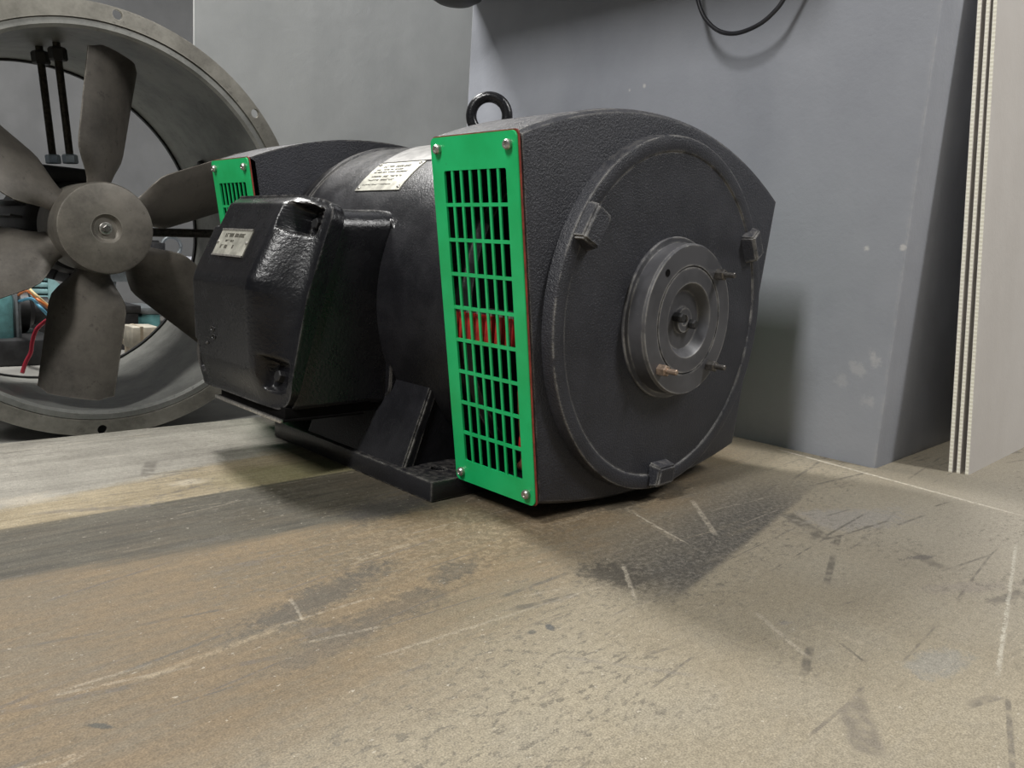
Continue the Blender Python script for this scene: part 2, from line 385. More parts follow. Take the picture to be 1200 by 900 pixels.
def dup(o, loc, parent, name=None):
    c = o.copy(); COL.objects.link(c); c.location = loc
    c.parent = parent
    if parent is not None: c.matrix_parent_inverse = Matrix.Translation(-WLOC[parent.name])
    WLOC[c.name] = Vector(loc); return c
def cut(o, cyls):
    # drill round holes: (centre, axis, radius, length)
    bm = bmesh.new()
    for (c, a, r, L) in cyls:
        q = Vector(a).to_track_quat('Z', 'Y').to_matrix().to_4x4(); q.translation = Vector(c) - WLOC[o.name]
        bmesh.ops.create_cone(bm, cap_ends=True, segments=20, radius1=r, radius2=r, depth=L, matrix=q)
    me = bpy.data.meshes.new('drill'); bm.to_mesh(me); bm.free(); d = bpy.data.objects.new('drill', me); COL.objects.link(d); d.location = WLOC[o.name]
    md = o.modifiers.new('cut', 'BOOLEAN'); md.object = d; md.operation = 'DIFFERENCE'; md.solver = 'EXACT'
    bpy.context.view_layer.update()
    dg = bpy.context.evaluated_depsgraph_get(); nm = bpy.data.meshes.new_from_object(o.evaluated_get(dg), depsgraph=dg)
    o.modifiers.clear(); o.data = nm; bpy.data.objects.remove(d)
def struct(o): o['kind'] = 'structure'; return o

# ------------------------------------------------------------------ the setting
LOW = -.097                                     # the lower floor the fan stands on
SLAB_Y = 1.487
bm = boxbm(-5, 6, -4, SLAB_Y, LOW - .3, 0)
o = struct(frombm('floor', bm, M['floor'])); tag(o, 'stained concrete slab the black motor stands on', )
o = struct(box('floor_lower', -6, 6, SLAB_Y - .05, 9, LOW - .4, LOW, M['floor2'])); tag(o, 'lower grey concrete floor under the axial fan')
wr = struct(box('wall_right', WX, 5.5, .53, 1.82, LOW, 3.6, M['wall'], bev=.008)); tag(wr, 'blue-grey painted pillar wall behind the motor')
wb = struct(box('wall_back', 1.188, 5.4, 2.9, 2.912, LOW, 3.6, M['wall2'])); tag(wb, 'light grey painted wall beyond the pillar')
wf = struct(box('wall_far', -6, 5.4, 4.6, 4.8, LOW, 3.6, M['wall3'])); tag(wf, 'grey wall at the far end behind the fan')

# ------------------------------------------------------------------ the motor
XC, ZC = .995, .287
YF, YFB, YRF, YR = .680, .845, 1.378, 1.535       # front shield front/back, rear shield front/back
motor = thing('electric_motor', 'large black electric motor with green vent grilles on the concrete slab', 'motor', (XC, 1.08, 0))
rc = .282
lathe('motor_frame', [(rc - .01, YFB - .03), (rc, YFB - .02), (rc, 1.335), (rc + .004, 1.337), (rc + .004, 1.352), (rc - .002, 1.354), (rc - .002, YRF + .02)], (XC, 0, ZC), (0, 1, 0), M['black_b'], motor, 128)

# end shield outline (dx, dz), counter-clockwise seen from the front; 0..n: top arc, then right flat, bottom arc, left flat
TL, TR, BR, BL = (-.331, .226), (.331, .208), (.270, -.236), (-.251, -.256)
def arc(p, q, sag, n, pw=1.0):
    # circular-ish bulge between p and q with sagitta sag on the left-hand normal
    out = []
    c = ((q[0] - p[0]), (q[1] - p[1])); L = math.hypot(*c); nx, ny = -c[1] / L, c[0] / L
    R = (L * L / 4 + sag * sag) / (2 * abs(sag))
    for i in range(n + 1):
        t = i / n; x = (t - .5) * L; h = math.sqrt(max(R * R - x * x, 0)) - (R - abs(sag)); h *= 1 if sag > 0 else -1
        out.append((p[0] + c[0] * t + nx * h, p[1] + c[1] * t + ny * h))
    return out
top = arc(TL, TR, .078, 40); bot = arc(BR, BL, .030, 30)
outline = top + bot                                   # closing edges = the two flats
NTOP, NB = len(top), len(bot)
def offset(pts, d):
    n = len(pts); out = []
    for i in range(n):
        a, b, c = pts[i - 1], pts[i], pts[(i + 1) % n]
        def nrm(p, q):
            L = math.hypot(q[0] - p[0], q[1] - p[1]); return ((q[1] - p[1]) / L, -(q[0] - p[0]) / L)
        n1, n2 = nrm(a, b), nrm(b, c); k = 1 + n1[0] * n2[0] + n1[1] * n2[1]
        out.append((b[0] + (n1[0] + n2[0]) / k * d, b[1] + (n1[1] + n2[1]) / k * d))
    return out
def shield(name, ya, yb, parent):
    # ya: outer face, yb: inner (body) end
    s = 1 if yb > ya else -1
    loops = [(0, yb), (0, ya + s * .014), (.0018, ya + s * .007), (.0065, ya + s * .002), (.014, ya)]
    V = []; Fc = []; n = len(outline)
    for d, y in loops:
        for (x, z) in offset(outline, d): V.append((XC + x, y, ZC + z))
    flats = {NTOP - 1, n - 1}
    for k in range(len(loops) - 1):
        for i in range(n):
            if k == 0 and i in flats: continue
            j = (i + 1) % n; Fc.append([k * n + i, k * n + j, (k + 1) * n + j, (k + 1) * n + i])
    Fc.append([(len(loops) - 1) * n + i for i in range(n)])
    # inner skin 10 mm inside, open at the flats, and the rims that join the two skins
    b0 = len(V); ins = offset(outline, .010)
    # keep the inner skin's corners on the flats' line
    for y in (yb, ya + s * .012):
        for (x, z) in ins: V.append((XC + x, y, ZC + z))
    for i in range(n):
        if i in flats: continue
        j = (i + 1) % n; Fc.append([b0 + i, b0 + j, b0 + n + j, b0 + n + i])
        Fc.append([i, j, b0 + j, b0 + i])
    Fc.append([b0 + n + i for i in range(n)])
    # annular back wall joining to the frame
    b1 = len(V)
    for i in range(n):
        x, z = outline[i]; L = math.hypot(x, z); V.append((XC + x / L * .262, yb, ZC + z / L * .262))
    for i in range(n):
        j = (i + 1) % n; Fc.append([b0 + i, b0 + j, b1 + j, b1 + i])
    return build(name, V, Fc, M['black'], parent, auto=.45)
shield('end_shield', YF, YFB, motor)
shield('end_shield', YR, YRF, motor)

# round end cover with its raised rib, three lugs and the flange hub
cov = lathe('end_cover', [(.268, YF + .006), (.267, YF - .015), (.2655, YF - .0185), (.263, YF - .0195), (.247, YF - .0195), (.2445, YF - .0185), (.243, YF - .0165), (.18, YF - .0175), (.118, YF - .018), (0, YF - .018)], (XC, 0, ZC), (0, 1, 0), M['black'], motor, 128)
for ang, ln, rr in ((150, .060, .241), (30, .052, .241), (271, .050, .241)):
    a = math.radians(ang); er = Vector((math.cos(a), 0, math.sin(a))); et = Vector((-math.sin(a), 0, math.cos(a))); c = Vector((XC, 0, ZC)) + er * rr
    V = []
    for (t, rr_, y) in ((-1, -.020, YF - .004), (1, -.020, YF - .004), (1, .026, YF - .004), (-1, .026, YF - .004), (-.82, -.012, YF - .038), (.82, -.012, YF - .038), (.88, .018, YF - .034), (-.88, .018, YF - .034)):
        p = c + et * (t * ln / 2) + er * rr_; V.append(Vector((p.x, y, p.z)))
    bm = bmesh.new(); bv = [bm.verts.new(v) for v in V]
    for f in ((0, 1, 2, 3), (4, 5, 6, 7), (0, 1, 5, 4), (1, 2, 6, 5), (2, 3, 7, 6), (3, 0, 4, 7)): bm.faces.new([bv[i] for i in f])
    bmesh.ops.recalc_face_normals(bm, faces=bm.faces); bmesh.ops.bevel(bm, geom=bm.edges[:], offset=.003, segments=2, affect='EDGES')
    frombm('lug', bm, M['black'], cov)
YH = YF - .050
hub = lathe('shaft_flange', [(.1225, YF - .008), (.1225, YF - .0205), (.1215, YF - .022), (.1135, YF - .022), (.1135, YH + .004), (.111, YH), (.0815, YH), (.0808, YH + .004), (.0795, YH + .004), (.079, YH), (.056, YH), (.052, YH + .004), (.044, YH + .014), (.020, YH + .014), (.0185, YH + .008), (.008, YH + .008), (.006, YH + .014), (0, YH + .014)], (XC, 0, ZC), (0, 1, 0), M['hub'], motor, 96)
for ang, mat in ((47, 'steel_d'), (-47, 'steel_d'), (227, 'brass')):
    a = math.radians(ang); c = Vector((XC + .0965 * math.cos(a), YH, ZC + .0965 * math.sin(a)))
    st = rod('stud', c + Vector((0, .006, 0)), c + Vector((0, -.030, 0)), .0042, M[mat], hub)
    hexnut('stud_nut', c + Vector((0, .002, 0)), (0, -1, 0), .0088, .016, M[mat], hub)
a = math.radians(135); c = Vector((XC + .0965 * math.cos(a), YH, ZC + .0965 * math.sin(a)))
lathe('bolt_hole', [(.0055, -.0006), (.005, .0004), (0, .0004)], c, (0, 1, 0), M['black_in'], hub, 20)
for dx, dz in ((-.019, .004), (.016, -.006)):
    hexnut('key_bolt', (XC + dx, YH + .015, ZC + dz), (0, -1, 0), .0075, .017, M['dark'], hub)

# vent grilles on the flats: frame, bars, screws, red gasket
def grille(side, ya, yb, parent, screws=True, inside=False):
    pt, pb = (TL, BL) if side < 0 else (TR, BR)
    P0 = Vector((XC + pt[0], 0, ZC + pt[1])); P1 = Vector((XC + pb[0], 0, ZC + pb[1]))
    ev = (P1 - P0).normalized(); Hh = (P1 - P0).length; nn = Vector((0, 1, 0)).cross(ev)
    if nn.x * side < 0: nn = -nn
    y0, y1 = min(ya, yb) + (.001 if side < 0 else .010), max(ya, yb) + .004
    W = y1 - y0
    T0, T1 = .0012, .0045
    def P(u, v, t): return P0 + ev * v + Vector((0, y0 + u, 0)) + nn * t
    def slabm(u0, u1, v0, v1, t0, t1):
        V = [P(u, v, t) for t in (t0, t1) for (u, v) in ((u0, v0), (u1, v0), (u1, v1), (u0, v1))]
        return V, [[0, 1, 2, 3], [4, 5, 6, 7], [0, 1, 5, 4], [1, 2, 6, 5], [2, 3, 7, 6], [3, 0, 4, 7]]
    v, f = slabm(-.0015, W + .0015, -.002, Hh + .002, -.0012, .0013)
    # frame as a plate with a rectangular opening, corners softened
    u0, u1, v0, v1 = W * .125, W * .855, Hh * .088, Hh * .93
    def ring(uA, uB, vA, vB, rad, n=5):
        out = []
        for (cu, cv, a0) in ((uB - rad, vB - rad, 0), (uA + rad, vB - rad, 90), (uA + rad, vA + rad, 180), (uB - rad, vA + rad, 270)):
            for k in range(n + 1):
                a = math.radians(a0 + 90 * k / n); out.append((cu + rad * math.cos(a), cv + rad * math.sin(a)))
        return out
    def plate(name, ro, ri, t0, t1, mat, par):
        n = len(ro); V = []; Fc = []
        for t in (t0, t1):
            V += [P(u, v, t) for u, v in ro]; V += [P(u, v, t) for u, v in ri]
        for i in range(n):
            j = (i + 1) % n
            for b in (0, 2 * n): Fc.append([b + i, b + j, b + n + j, b + n + i])
            Fc.append([i, j, 2 * n + j, 2 * n + i]); Fc.append([n + i, n + j, 3 * n + j, 3 * n + i])
        return build(name, V, Fc, mat, par)
    g = plate('vent_grille', ring(0, W, 0, Hh, .008), ring(u0, u1, v0, v1, .003), T0, T1, M['green'], parent)
    g['label'] = 'bright green slotted vent grille'
    e_ = -.0012 if side < 0 else .003
    plate('gasket', ring(e_, W + .0002, -.0016, Hh + .001, .006), ring(u0 - .004, u1 + .004, v0 - .004, v1 + .004, .003), -.001, T0 + .0002, M['red_edge'], g)
    NC, NR = 7, 9; bw = .0042; bh = .0046
    su = (u1 - u0 - bw * (NC - 1)) / NC; sv = (v1 - v0 - bh * (NR - 1)) / NR
    first = None
    for i in range(NC - 1):
        ua = u0 + su * (i + 1) + bw * i
        if first is None:
            v, f = slabm(ua, ua + bw, v0 - .002, v1 + .002, T0 + .0004, T1 - .0006); first = build('upright_bar', v, f, M['green'], g); ua0 = ua
        else: dup(first, WLOC[first.name] + Vector((0, ua - ua0, 0)), g)
    first = None
    for j in range(NR - 1):
        va = v0 + sv * (j + 1) + bh * j
        if first is None:
            v, f = slabm(u0 - .002, u1 + .002, va, va + bh, T0 + .0002, T1 - .0003); first = build('cross_bar', v, f, M['green'], g); va0 = va
        else: dup(first, WLOC[first.name] + ev * (va - va0), g)
    if screws:
        for (u, v) in ((.013, .016), (W - .016, .015), (.013, Hh - .016), (W - .014, Hh - .015)):
            c = P(u, v, T1 - .0005)
            lathe('screw', [(.0064, 0), (.0066, .005), (.0050, .0072), (.0026, .0076), (.0020, .0066), (0, .0066)], c, nn, M['steel'], g, 14, .5)
    return g
grille(-1, YF, YFB - .005, motor)
grille(1, YF, YFB - .005, motor)
grille(-1, YRF, YR - .006, motor)
grille(1, YRF, YR - .006, motor)

# brush gear behind the front grille
lathe('commutator', [(.15, YF + .02), (.17, YF + .03), (.17, YFB + .03), (.15, YFB + .04)], (XC, 0, ZC), (0, 1, 0), M['black_in'], motor, 48)
br = box('brush_arm', XC - .278, XC - .232, YF + .012, YFB - .012, .238, .246, M['black_in'], motor)
n7 = 7; W = YFB - YF - .004
first = None
for i in range(n7):
    y = YF + .014 + i * .0205
    if first is None: first = box('brush_holder', XC - .286, XC - .235, y, y + .0135, .246, .283, M['red'], br, .001); fy = y
    else: dup(first, WLOC[first.name] + Vector((0, y - fy, 0)), br)
for i in range(n7):
    y = YF + .014 + i * .0205
    box('holder_clip', XC - .2855, XC - .24, y + .001, y + .0125, .283, .289, M['steel'], br)
tube('brush_lead', [(XC - .22, YF + .03, .21), (XC - .262, YF + .028, .196), (XC - .268, YF + .024, .168), (XC - .25, YF + .03, .10), (XC - .255, YF + .026, .085), (XC - .225, YF + .06, .07)], .007, M['copper'], motor)
box('lead_clamp', XC - .262, XC - .235, YF + .016, YF + .034, .104, .124, M['red'], motor, .002)
box('lead_clamp', XC - .268, XC - .24, YF + .014, YF + .030, .338, .362, M['copper'], motor, .002)

# eye bolt on the crown of the frame
tc = Vector((XC, 1.10, ZC + rc)); vd = Vector((-.93, .37, 0)).normalized() if False else Vector((sq * 1.0, -.80, 0)).normalized()
R1, R2 = .0265, .0075; V = []; Fc = []; ns, nt = 40, 14; ctr = tc + Vector((0, 0, .050)); R1, R2 = .0335, .0100
for i in range(ns):
    a = 2 * PI * i / ns
    for j in range(nt):
        b = 2 * PI * j / nt; rr = R1 + R2 * math.cos(b); V.append(ctr + vd * (rr * math.cos(a)) + Vector((0, 0, rr * math.sin(a))) + vd.cross(Vector((0, 0, 1))) * (R2 * math.sin(b)))
for i in range(ns):
    for j in range(nt): Fc.append([i * nt + j, ((i + 1) % ns) * nt + j, ((i + 1) % ns) * nt + (j + 1) % nt, i * nt + (j + 1) % nt])
eb = build('lifting_eye', V, Fc, M['black_g'], motor, smooth=True)
lathe('eye_collar', [(.020, -.006), (.022, .006), (.015, .011), (.010, .02)], tc, (0, 0, 1), M['black_g'], eb, 24)

# feet: pad with bolt holes, upright web tied to the frame
def foot(sgn):
    xo = XC - .305; xi = XC - .19
    f = box('foot_pad', xo, xi, .842, 1.32, 0, .032, M['black_b'], motor, .004)
    cut(f, [((xo + .055, .895, .02), (0, 0, 1), .0125, .1), ((xo + .055, 1.27, .02), (0, 0, 1), .0125, .1)])
    # web: slightly raked, thick plate from pad to frame with a ledge on both ends
    pr = [(xo + .008, .026), (xo + .030, .026), (xo + .080, .168), (xo + .062, .168)]
    bm = bmesh.new()
    A = [bm.verts.new((x, .925, z)) for x, z in pr]; B = [bm.verts.new((x, 1.215, z)) for x, z in pr]
    bm.faces.new(A); bm.faces.new(B[::-1])
    for i in range(4): bm.faces.new([A[i], A[(i + 1) % 4], B[(i + 1) % 4], B[i]])
    bmesh.ops.bevel(bm, geom=bm.edges[:], offset=.003, segments=2, affect='EDGES')
    frombm('foot_web', bm, M['black_b'], f)
    for y in (.925, 1.195):     # end gussets reaching in under the frame
        g = [(xo + .012, .028), (xi + .08, .028), (xi + .08, .07), (xi - .01, .14), (xo + .066, .166)]
        bm = bmesh.new(); A = [bm.verts.new((x, y + .003, z)) for x, z in g]; B = [bm.verts.new((x, y + .019, z)) for x, z in g]
        bm.faces.new(A); bm.faces.new(B[::-1])
        for i in range(5): bm.faces.new([A[i], A[(i + 1) % 5], B[(i + 1) % 5], B[i]])
        frombm('foot_gusset', bm, M['black_b'], f)
    return f
fl = foot(-1)
# mirrored foot on the pillar side
for o in [fl] + list(fl.children):
    me = o.data.copy(); me.transform(Matrix.Scale(-1, 4, (1, 0, 0))); me.flip_normals()
    c = bpy.data.objects.new(o.name.split('.')[0], me); L = WLOC[o.name].copy(); L.x = 2 * XC - L.x
    if o == fl: fr = link(c, L, motor)
    else: link(c, L, fr)

# terminal box: neck on the frame, body, sloping lid
BY0, BY1 = 1.03, 1.335
def rrect(hu, hv, rad, n=10):
    out = []
    for (cu, cv, a0) in ((hu - rad, hv - rad, 0), (-hu + rad, hv - rad, 90), (-hu + rad, -hv + rad, 180), (hu - rad, -hv + rad, 270)):
        for k in range(n + 1):
            a = math.radians(a0 + 90 * k / n); out.append((cu + rad * math.cos(a), cv + rad * math.sin(a)))
    return out
zb, zt = .112, .425; xb, xt = .566, .650
cen = Vector(((xb + xt) / 2, (BY0 + BY1) / 2, (zb + zt) / 2)); tv = Vector((xt - xb, 0, zt - zb)); HV = tv.length / 2; tv.normalize()
HU = (BY1 - BY0) / 2; tn = Vector((-tv.z, 0, tv.x)); tu = Vector((0, 1, 0))
sec = rrect(HU, HV, .035)
sec = sec[:22] + [(max(-HU, min(HU, u * 1.0)), v) for (u, v) in rrect(HU, HV, .010)[22:]]
def lidp(u, v, h): return cen + tu * u + tv * v + tn * h
V = []; Fc = []; n = len(sec)
def addloop(f):
    for (u, v) in sec: V.append(f(u, v))
def hor(u, v, x, k=1.0, dz=0.):       # same outline carried square to the frame at depth x
    p = lidp(u * k, v * k, 0); return Vector((x, p.y, p.z + dz))
addloop(lambda u, v: lidp(u * .975, v * .98, -.004))
addloop(lambda u, v: lidp(u * .985, v * .985, -.010))
addloop(lambda u, v: hor(u, v, .705, .985))
addloop(lambda u, v: hor(u, v, .724, 1.0))
addloop(lambda u, v: hor(u, v, .80, 1.0))
for k in range(4):
    for i in range(n): j = (i + 1) % n; Fc.append([k * n + i, k * n + j, (k + 1) * n + j, (k + 1) * n + i])
Fc.append(list(range(n))); Fc.append([4 * n + i for i in range(n)])
tb = build('terminal_box', V, Fc, M['black_g'], motor, auto=.5)
sec2 = rrect(HU * 1.09, HV * .95, .03)
V = []; Fc = []; n = len(sec2)
for x, k in ((.735, .985), (.738, 1.0), (.752, 1.0), (.80, 1.0)):
    for (u, v) in sec2: V.append(hor(u, v, x, k, -.004))
for k in range(3):
    for i in range(n): j = (i + 1) % n; Fc.append([k * n + i, k * n + j, (k + 1) * n + j, (k + 1) * n + i])
Fc.append(list(range(n))); Fc.append([3 * n + i for i in range(n)])
build('mounting_flange', V, Fc, M['black_g'], tb, auto=.5)
# gland plate under the box, pale edged
box('gland_plate', .556, .70, BY0 + .006, BY1 - .07, .096, .1005, M['black_in'], tb, .001)
box('gland_plate_edge', .5515, .5565, BY0 + .006, BY1 - .07, .0955, .101, M['steel'], tb, .001)
box('gland_plate_bracket', .560, .72, BY0 + .008, BY1 - .075, .100, .118, M['black_in'], tb, .002)
# lid as a cast relief
def ss(a, b, x):
    t = min(max((x - a) / (b - a), 0), 1); return t * t * (3 - 2 * t)
pock = [(-HU + .042, HV - .036), (-HU + .034, -HV + .048), (HU - .028, HV - .036), (HU - .024, -HV + .046)]
def hfun(u, v):
    vc = .010
    H = .034 + .052 * (1 - abs(v - vc) / HV * (.55 if v > vc else 1.0))
    if abs(v - vc) < .012: H -= .052 / HV * (.012 - abs(v - vc)) ** 2 / .024
    f = (.28 + .72 * ss(0, .078, u + HU)) * (.62 + .38 * ss(0, .04, HU - u)) * (.70 + .30 * ss(0, .022, HV - v)) * (.50 + .50 * ss(0, .05, v + HV))
    h = H * f
    for (pu, pv) in pock:
        d = max(abs(u - pu), abs(v - pv)) * .75 + .25 * math.hypot(u - pu, v - pv)
        k = ss(.026, .018, d) if False else 1 - ss(.020, .026, d)
        h = h * (1 - k) + min(h, .010) * k
    return h
out = rrect(HU * 1.012, HV * 1.012, .036, 22); n = len(out); K = 60
# densify outline evenly
per = []
for i in range(n):
    a = Vector(out[i]); b = Vector(out[(i + 1) % n]); m_ = max(1, int((b - a).length / .004))
    for k in range(m_): per.append(a.lerp(b, k / m_))
n = len(per); V = [lidp(0, 0, hfun(0, 0))]; Fc = []
for k in range(1, K + 1):
    s_ = k / K
    for q in per:
        u, v = q.x * s_, q.y * s_; V.append(lidp(u, v, hfun(u, v)))
for q in per: V.append(lidp(q.x, q.y, -.004))
for i in range(n): Fc.append([0, 1 + i, 1 + (i + 1) % n])
for k in range(K):
    for i in range(n): j = (i + 1) % n; Fc.append([1 + k * n + i, 1 + k * n + j, 1 + (k + 1) * n + j, 1 + (k + 1) * n + i])
lid = build('terminal_lid', V, Fc, M['black_g'], motor, auto=1.1)
for (pu, pv) in pock:
    hexnut('lid_bolt', lidp(pu, pv, .008), tn, .0095, .012, M['dark'], lid)

def marks(name, P, lines, mat, parent, th=.0004):
    # engraved lettering: small strokes laid out in rows; too worn to read
    rnd = random.Random(7); V = []; Fc = []
    def q(a0, b0, a1, b1):
        i = len(V); V.extend([P(a0, b0, th), P(a1, b0, th), P(a1, b1, th), P(a0, b1, th), P(a0, b0, -th), P(a1, b0, -th), P(a1, b1, -th), P(a0, b1, -th)])
        Fc.extend([[i, i + 1, i + 2, i + 3], [i, i + 1, i + 5, i + 4], [i + 1, i + 2, i + 6, i + 5], [i + 2, i + 3, i + 7, i + 6], [i + 3, i, i + 4, i + 7]])
    for (a, b, h, wch, words) in lines:
        x = a
        for L in words:
            for c in range(L):
                s = h * .2; k = rnd.randrange(6)
                if k != 3: q(x, b, x + s, b + h)
                if k in (0, 1, 3): q(x, b + h - s, x + wch * .7, b + h)
                if k in (1, 2, 4): q(x, b, x + wch * .7, b + s)
                if k in (0, 4, 5): q(x + wch * .7 - s, b, x + wch * .7, b + h)
                if k in (2, 5): q(x, b + h * .45, x + wch * .7, b + h * .45 + s)
                x += wch
            x += wch * .8
    return build(name, V, Fc, mat, parent)
# plate on the lid's upper slope
uc, v0 = .022, .072
ha, hb = hfun(uc, v0 - .02), hfun(uc, v0 + .02)
p0 = lidp(uc, v0 - .02, ha); p1 = lidp(uc, v0 + .02, hb); pv = (p1 - p0).normalized(); pn = Vector((0, 1, 0)).cross(pv)
if pn.x > 0: pn = -pn
pc = (p0 + p1) / 2
def LP(a, b, t): return pc - Vector((0, 1, 0)) * a + pv * b + pn * (t + .0016)
def platemesh(name, P, hw, hh, th, mat, parent, lip=0, seg=1):
    V = []; Fc = []
    ua = [-hw + 2 * hw * i / seg for i in range(seg + 1)]
    for t in (-th, 0):
        for b in (-hh, hh):
            for a in ua: V.append(P(a, b, t))
    n = seg + 1
    for i in range(seg):
        Fc += [[i, i + 1, n + i + 1, n + i], [2 * n + i, 2 * n + i + 1, 3 * n + i + 1, 3 * n + i], [i, i + 1, 2 * n + i + 1, 2 * n + i], [n + i, n + i + 1, 3 * n + i + 1, 3 * n + i]]
    Fc += [[0, n, 3 * n, 2 * n], [n - 1, 2 * n - 1, 4 * n - 1, 3 * n - 1]]
    return build(name, V, Fc, mat, parent)
np1 = platemesh('nameplate', LP, .054, .024, .003, M['plate'], motor); np1['label'] = 'small worn metal nameplate riveted to the terminal lid'
platemesh('plate_lip', lambda a, b, t: LP(a, b + .0230, t + .001), .054, .0014, .002, M['steel'], np1)
platemesh('plate_lip', lambda a, b, t: LP(a, b - .0230, t + .001), .054, .0014, .002, M['steel'], np1)
marks('engraved_lettering', LP, [(-.034, .0095, .0066, .0050, (6, 7)), (-.026, .0008, .0036, .0038, (4, 3)), (-.036, -.0105, .006, .0052, (2, 2)), (.006, -.0105, .0064, .0056, (1,))], M['ink'], np1)
for a_ in (-.0505, .0505): lathe('rivet', [(.003, -.002), (.003, .001), (.0016, .0018), (0, .0018)], LP(a_, 0, 0), pn, M['steel'], np1, 12)
# cast foundry figures low on the lid
def RL(a, b, t):
    u, v = .045 - a, -.075 + b; return lidp(u, v, hfun(u, v) + t)
for (a, b) in ((0, .006), (.003, -.006)):
    pts = [RL(a + .0055 * math.cos(k * PI / 4), b + .0038 * math.sin(k * PI / 4), .0006) for k in range(8)] + [RL(a + .0055, b, .0006)]
    tube('cast_figure', pts, .0011, M['black_g'], lid, 6, 3)
lathe('cast_figure', [(.003, -.001), (.0028, .002), (.0015, .003), (0, .003)], RL(-.022, -.018, 0), tn, M['black_g'], lid, 12)

# rating plate wrapped on the frame
def rating(name, y0, y1, a0, a1, mat, rr):
    V = []; Fc = []; n = 12
    for R_ in (rr - .003, rr):
        for y in (y0, y1):
            for i in range(n + 1):
                a = math.radians(a0 + (a1 - a0) * i / n); V.append((XC + R_ * math.cos(a), y, ZC + R_ * math.sin(a)))
    k = n + 1
    for i in range(n):
        Fc += [[i, i + 1, k + i + 1, k + i], [2 * k + i, 2 * k + i + 1, 3 * k + i + 1, 3 * k + i], [i, i + 1, 2 * k + i + 1, 2 * k + i], [k + i, k + i + 1, 3 * k + i + 1, 3 * k + i]]
    Fc += [[0, k, 3 * k, 2 * k], [n, k + n, 3 * k + n, 2 * k + n]]
    return build(name, V, Fc, mat, motor, auto=.5)
RY0, RY1 = 1.065, 1.195
np2 = rating('rating_plate', RY0, RY1, 142, 126.5, M['plate'], rc + .0018); np2['label'] = 'pale metal rating plate with rows of lettering on the motor frame'
up_ = rating('rating_plate', RY0 - .01, RY1 - .002, 126, 108, M['plate2'], rc + .0022); up_['label'] = 'dull grey plate above the rating plate'
def RP(a, b, t):
    an = math.radians(134.2 - math.degrees(b / rc)); R_ = rc + .0018 + t
    return Vector((XC + R_ * math.cos(an), (RY0 + RY1) / 2 - a, ZC + R_ * math.sin(an)))
marks('engraved_lettering', RP, [(-.040, .0215, .0066, .0062, (5, 7)), (-.052, .0135, .0034, .004, (4, 8, 6)), (-.052, .006, .0036, .004, (6, 9, 8)), (-.046, -.006, .004, .005, (6, 3, 7)), (-.050, -.015, .0034, .005, (7, 8)), (-.054, -.026, .0026, .005, (17,))], M['ink'], np2)
for (a_, b_) in ((-.058, -.031), (.058, -.031), (-.058, .031), (.058, .031)):
    p = RP(a_, b_, 0); lathe('rivet', [(.0036, -.002), (.0034, .001), (.0018, .0022), (0, .0022)], p, p - Vector((XC, p.y, ZC)), M['steel'], np2, 12)

# ------------------------------------------------------------------ axial fan on the lower floor
FX, FZ, FY = .575, .370, 1.863
fan = thing('axial_fan', 'round cast-metal axial fan with six broad blades standing behind the motor', 'fan', (FX, 2.15, LOW))
FR = .467
FD = .57
cas = lathe('casing', [(.412, FY + .010), (.418, FY + .004), (.430, FY + .004), (.438, FY + .012), (.438, FY + FD - .01), (.4225, FY + FD - .01), (.4215, FY + .045), (.414, FY + .028)], (FX, 0, FZ), (0, 1, 0), M['casing'], fan, 128, .5, True)
fg = lathe('flange', [(.432, FY), (FR, FY), (FR, FY + .010), (.432, FY + .010)], (FX, 0, FZ), (0, 1, 0), M['lip'], fan, 128, .5, True)
cut(fg, [((FX + .4535 * math.cos(math.radians(87 + 45 * k)), FY, FZ + .4535 * math.sin(math.radians(87 + 45 * k))), (0, 1, 0), .0105, .08) for k in range(8)])
lathe('flange', [(.436, FY + FD - .012), (FR, FY + FD - .012), (FR, FY + FD), (.417, FY + FD), (.417, FY + FD - .012)], (FX, 0, FZ), (0, 1, 0), M['dark'], fan, 128, .5, True)
HY = FY + .018
fh = lathe('fan_hub', [(.100, HY + .16), (.102, HY + .01), (.099, HY + .002), (.095, HY), (.032, HY), (.029, HY + .006), (.024, HY + .010), (0, HY + .010)], (FX, 0, FZ), (0, 1, 0), M['fanhub'], fan, 96)
lathe('hub_washer', [(.014, .012), (.014, .007), (.0125, .006), (0, .006)], (FX, HY, FZ), (0, 1, 0), M['steel'], fh, 32)
hexnut('hub_bolt', (FX, HY + .007, FZ), (0, -1, 0), .0085, .008, M['steel_d'], fh)
